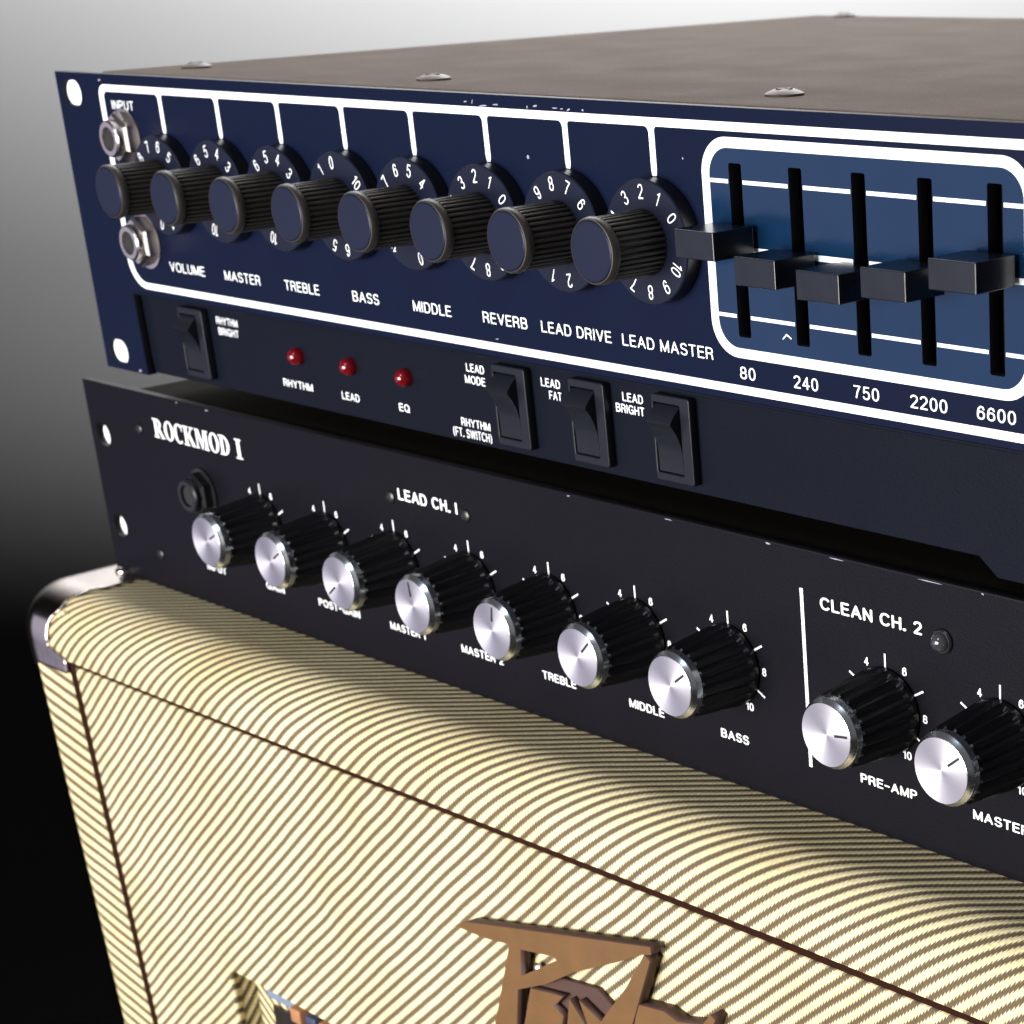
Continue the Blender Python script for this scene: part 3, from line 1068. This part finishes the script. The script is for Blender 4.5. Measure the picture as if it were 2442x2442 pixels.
for x, z in ((13.1, -106.4), (12.7, -147.2), (147.0, -107.3), (180.8, -107.1)):
    bm = bmesh.new()
    lathe(bm, [(1.9, 0.2), (1.9, -0.35), (1.4, -0.7), (0.2, -0.75)], 20)
    sc_ = link('panel_screw', finish(bm, M['gloss'], 40), lo_, lloc(x, 0, z))
    bm = bmesh.new()
    box(bm, -1.1, 1.1, -0.82, -0.6, -0.2, 0.2)
    link('screw_slot', finish(bm, M['black']), sc_)

BX = [79.2, 112.9, 146.5, 180.3, 213.9, 247.4, 280.6, 331.2, 364.3, 397.6]
BANG = [62, 58, 232, -5, 10, 46, 54, 82, 52, 30]
def knob_b(x, ang):
    nfl = 20
    n = nfl*6
    fl = lambda i: (-1.0, -0.75, 0.2, 0.6, 0.2, -0.75)[i % 6]
    bm = bmesh.new()
    lathe(bm, [(9.7, -0.3), (10.1, -0.6), (10.0, -1.6, 0.1), (9.7, -2.4, 0.75), (8.35, -16.2, 0.7), (8.1, -16.6, 0.2), (6.5, -16.8)], n, fl)
    k = link('knob', finish(bm, M['gloss'], 32), lo_, lloc(x, 0, -127.1))
    bm = bmesh.new()
    lathe(bm, [(8.0, -16.3), (8.2, -16.6), (8.2, -18.3), (8.05, -18.5), (8.0, -18.55), (7.3, -19.5), (7.2, -19.55), (7.1, -19.0)], 72)
    ring = link('knob_ring', finish(bm, M['alu2'], 24), k)
    bm = bmesh.new()
    lathe(bm, [(7.23, -19.0), (7.23, -19.6), (4.5, -19.52), (2.5, -19.45), (0.05, -19.38)], 96)
    cap = link('knob_cap', finish(bm, M['alu'], 60), k)
    bm = bmesh.new()
    box(bm, -0.27, 0.27, -19.66, -19.3, 2.6, 6.5)
    mk = link('pointer_mark', finish(bm, M['black']), k)
    mk.rotation_euler = (0, R(ang), 0)
for x, a in zip(BX, BANG):
    knob_b(x, a)

# printed dials
def dial(x):
    bm = bmesh.new()
    for i in range(0, 11):
        a = R(-150+30*i)
        if i % 2 == 1:
            r0, r1 = 8.6, 12.9
            t = bmesh.new()
            box(t, -0.23, 0.23, -0.06, 0.0, r0, r1)
            for v in t.verts:
                x_, z_ = v.co.x, v.co.z
                v.co = (x_*math.cos(a)+z_*math.sin(a), v.co.y+Y1, -x_*math.sin(a)+z_*math.cos(a))
        else:
            t = text_bm(str(i), 11.45*math.sin(a), 11.45*math.cos(a)-1.0, 2.0, {10: 2.6}.get(i, 1.35), 'C', Y1, 0.06, 0.04)
        merge(bm, t)
    link('printed_dial', finish(bm, M['white']), lp, (x, 0, -126.8))
for x in BX:
    dial(x)
for s, c, w in (('INPUT', 46.7, 11.0), ('GAIN', 79.6, 9.8), ('POST-GAIN', 113.2, 21.0), ('MASTER 1', 146.9, 16.6), ('MASTER 2', 181.0, 18.4), ('TREBLE', 213.7, 13.8),
                ('MIDDLE', 248.2, 13.2), ('BASS', 280.3, 9.8), ('PRE-AMP', 330.8, 17.4), ('MASTER', 363.9, 15.8), ('TREBLE', 397.6, 13.8)):
    lettering(s, lp, c, -147.0, 2.3, w, y=Y1, bold=0.06)
lettering('LEAD CH. I', lp, 164.1, -107.4, 3.3, 26.6, y=Y1, bold=0.065)
lettering('CLEAN CH. 2', lp, 327.2, -107.4, 3.0, 30.8, y=Y1, bold=0.06)
bm = bmesh.new()
box(bm, 305.5, 306.5, -0.08, 0.0, -147.3, -103.5)
link('printed_rule', finish(bm, M['white']), lp)

# serif name: heavy upright strokes, thin serifs
def serif_name(x0, x1, zb, h):
    bm = bmesh.new()
    lay = [0]
    def poly(pts):
        lay[0] += 1
        merge(bm, outline([pts], -0.06-0.0015*lay[0], 0.0))
    def ringp(cx, cz, rx, rz, tx, tz, a0=0, a1=360, n=28):
        if a1-a0 >= 360:
            lay[0] += 1
            o_ = [(cx+rx*math.cos(R(360*i/n)), cz+rz*math.sin(R(360*i/n))) for i in range(n)]
            i_ = [(cx+(rx-tx)*math.cos(R(360*i/n)), cz+(rz-tz)*math.sin(R(360*i/n))) for i in range(n)]
            merge(bm, outline([o_, i_], -0.06-0.0015*lay[0], 0.0))
        else:
            o_ = [(cx+rx*math.cos(R(a0+(a1-a0)*i/n)), cz+rz*math.sin(R(a0+(a1-a0)*i/n))) for i in range(n+1)]
            i_ = [(cx+(rx-tx)*math.cos(R(a0+(a1-a0)*i/n)), cz+(rz-tz)*math.sin(R(a0+(a1-a0)*i/n))) for i in range(n+1)]
            poly(o_+i_[::-1])
    def rect(a, b, c, d):
        poly([(a, c), (b, c), (b, d), (a, d)])
    def stem(x, w=1.35, top=True, bot=True, sw=0.75):
        rect(x, x+w, 0, h)
        if bot:
            rect(x-sw, x+w+sw, 0, 0.42)
        if top:
            rect(x-sw, x+w+sw, h-0.42, h)
    cur = 0.0
    def letter(ch, x):
        if ch == 'R':
            stem(x+0.8)
            ringp(x+2.3, h*0.73, 2.1, h*0.27, 1.15, 0.42, -90, 90)
            poly([(x+2.3, h*0.5), (x+3.6, h*0.5), (x+5.4, 0.3), (x+6.0, 0.3), (x+6.0, 0), (x+4.2, 0)])
            rect(x+2.0, x+2.5, h-0.42, h)
            rect(x+2.0, x+2.5, h*0.46, h*0.46+0.42)
            return 6.0
        if ch == 'O':
            ringp(x+2.7, h/2, 2.6, h/2+0.1, 1.35, 0.42)
            return 5.5
        if ch == 'C':
            ringp(x+2.7, h/2, 2.6, h/2+0.1, 1.35, 0.42, 48, 312)
            rect(x+4.3, x+4.75, h*0.66, h+0.05)
            return 5.2
        if ch == 'K':
            stem(x+0.8)
            poly([(x+2.0, h*0.42), (x+4.4, h-0.2), (x+5.1, h-0.2), (x+2.6, h*0.42)])
            rect(x+3.6, x+5.8, h-0.38, h)
            poly([(x+2.5, h*0.56), (x+3.7, h*0.62), (x+5.9, 0.3), (x+6.2, 0), (x+4.4, 0)])
            return 6.3
        if ch == 'M':
            stem(x+0.7, 0.6, sw=0.5)
            poly([(x+0.8, h), (x+2.3, h), (x+4.2, h*0.12), (x+3.4, 0.0)])
            poly([(x+5.5, h), (x+4.9, h), (x+3.2, 0.0), (x+3.7, 0.0)])
            stem(x+5.2, 1.3, sw=0.6)
            return 7.4
        if ch == 'D':
            stem(x+0.8)
            ringp(x+2.2, h/2, 3.0, h/2, 1.35, 0.42, -90, 90)
            rect(x+1.4, x+2.3, h-0.42, h)
            rect(x+1.4, x+2.3, 0, 0.42)
            return 5.8
        if ch == 'I':
            stem(x+0.9, 1.5, sw=0.85)
            return 3.6
        return 2.6
    for ch in 'ROCKMOD I':
        cur += letter(ch, cur)
    k = (x1-x0)/cur
    for v in bm.verts:
        v.co = (x0+v.co.x*k, v.co.y+Y1, zb+v.co.z)
    return bm
link('lettering', finish(serif_name(22.3, 73.2, -107.6, 6.0), M['white']), lp)

# black input jack and clear indicator
jk = jack(lo_, 0, 0, lloc(46.8, 0, -121.5), 'gloss', 6.6)
bm = bmesh.new()
lathe(bm, [(2.9, 0.1), (2.9, -0.5), (2.5, -0.9), (2.3, -0.9)], 28)
ld = link('indicator_led', finish(bm, M['gloss'], 40), lo_, lloc(348.5, 0, -107.4))
bm = bmesh.new()
lathe(bm, [(2.3, -0.3), (2.25, -1.1), (1.9, -1.9), (1.2, -2.6), (0.3, -2.9)], 28)
link('led_lens', finish(bm, M['clear'], 60), ld)
for x, z, w, h, r_ in ((39, -94.7, 0.5, 0.3, 0), (56, -95.0, 1.2, 0.2, 0), (225, -94.8, 0.8, 0.2, 0), (262, -94.75, 2.5, 0.15, 0), (296, -94.8, 1.2, 0.3, 0), (318, -94.7, 3.0, 0.15, 0), (360, -94.7, 0.5, 0.25, 0), (345, -94.7, 5.0, 0.12, 0)):
    chip(lp, x, z, w, h, r_)
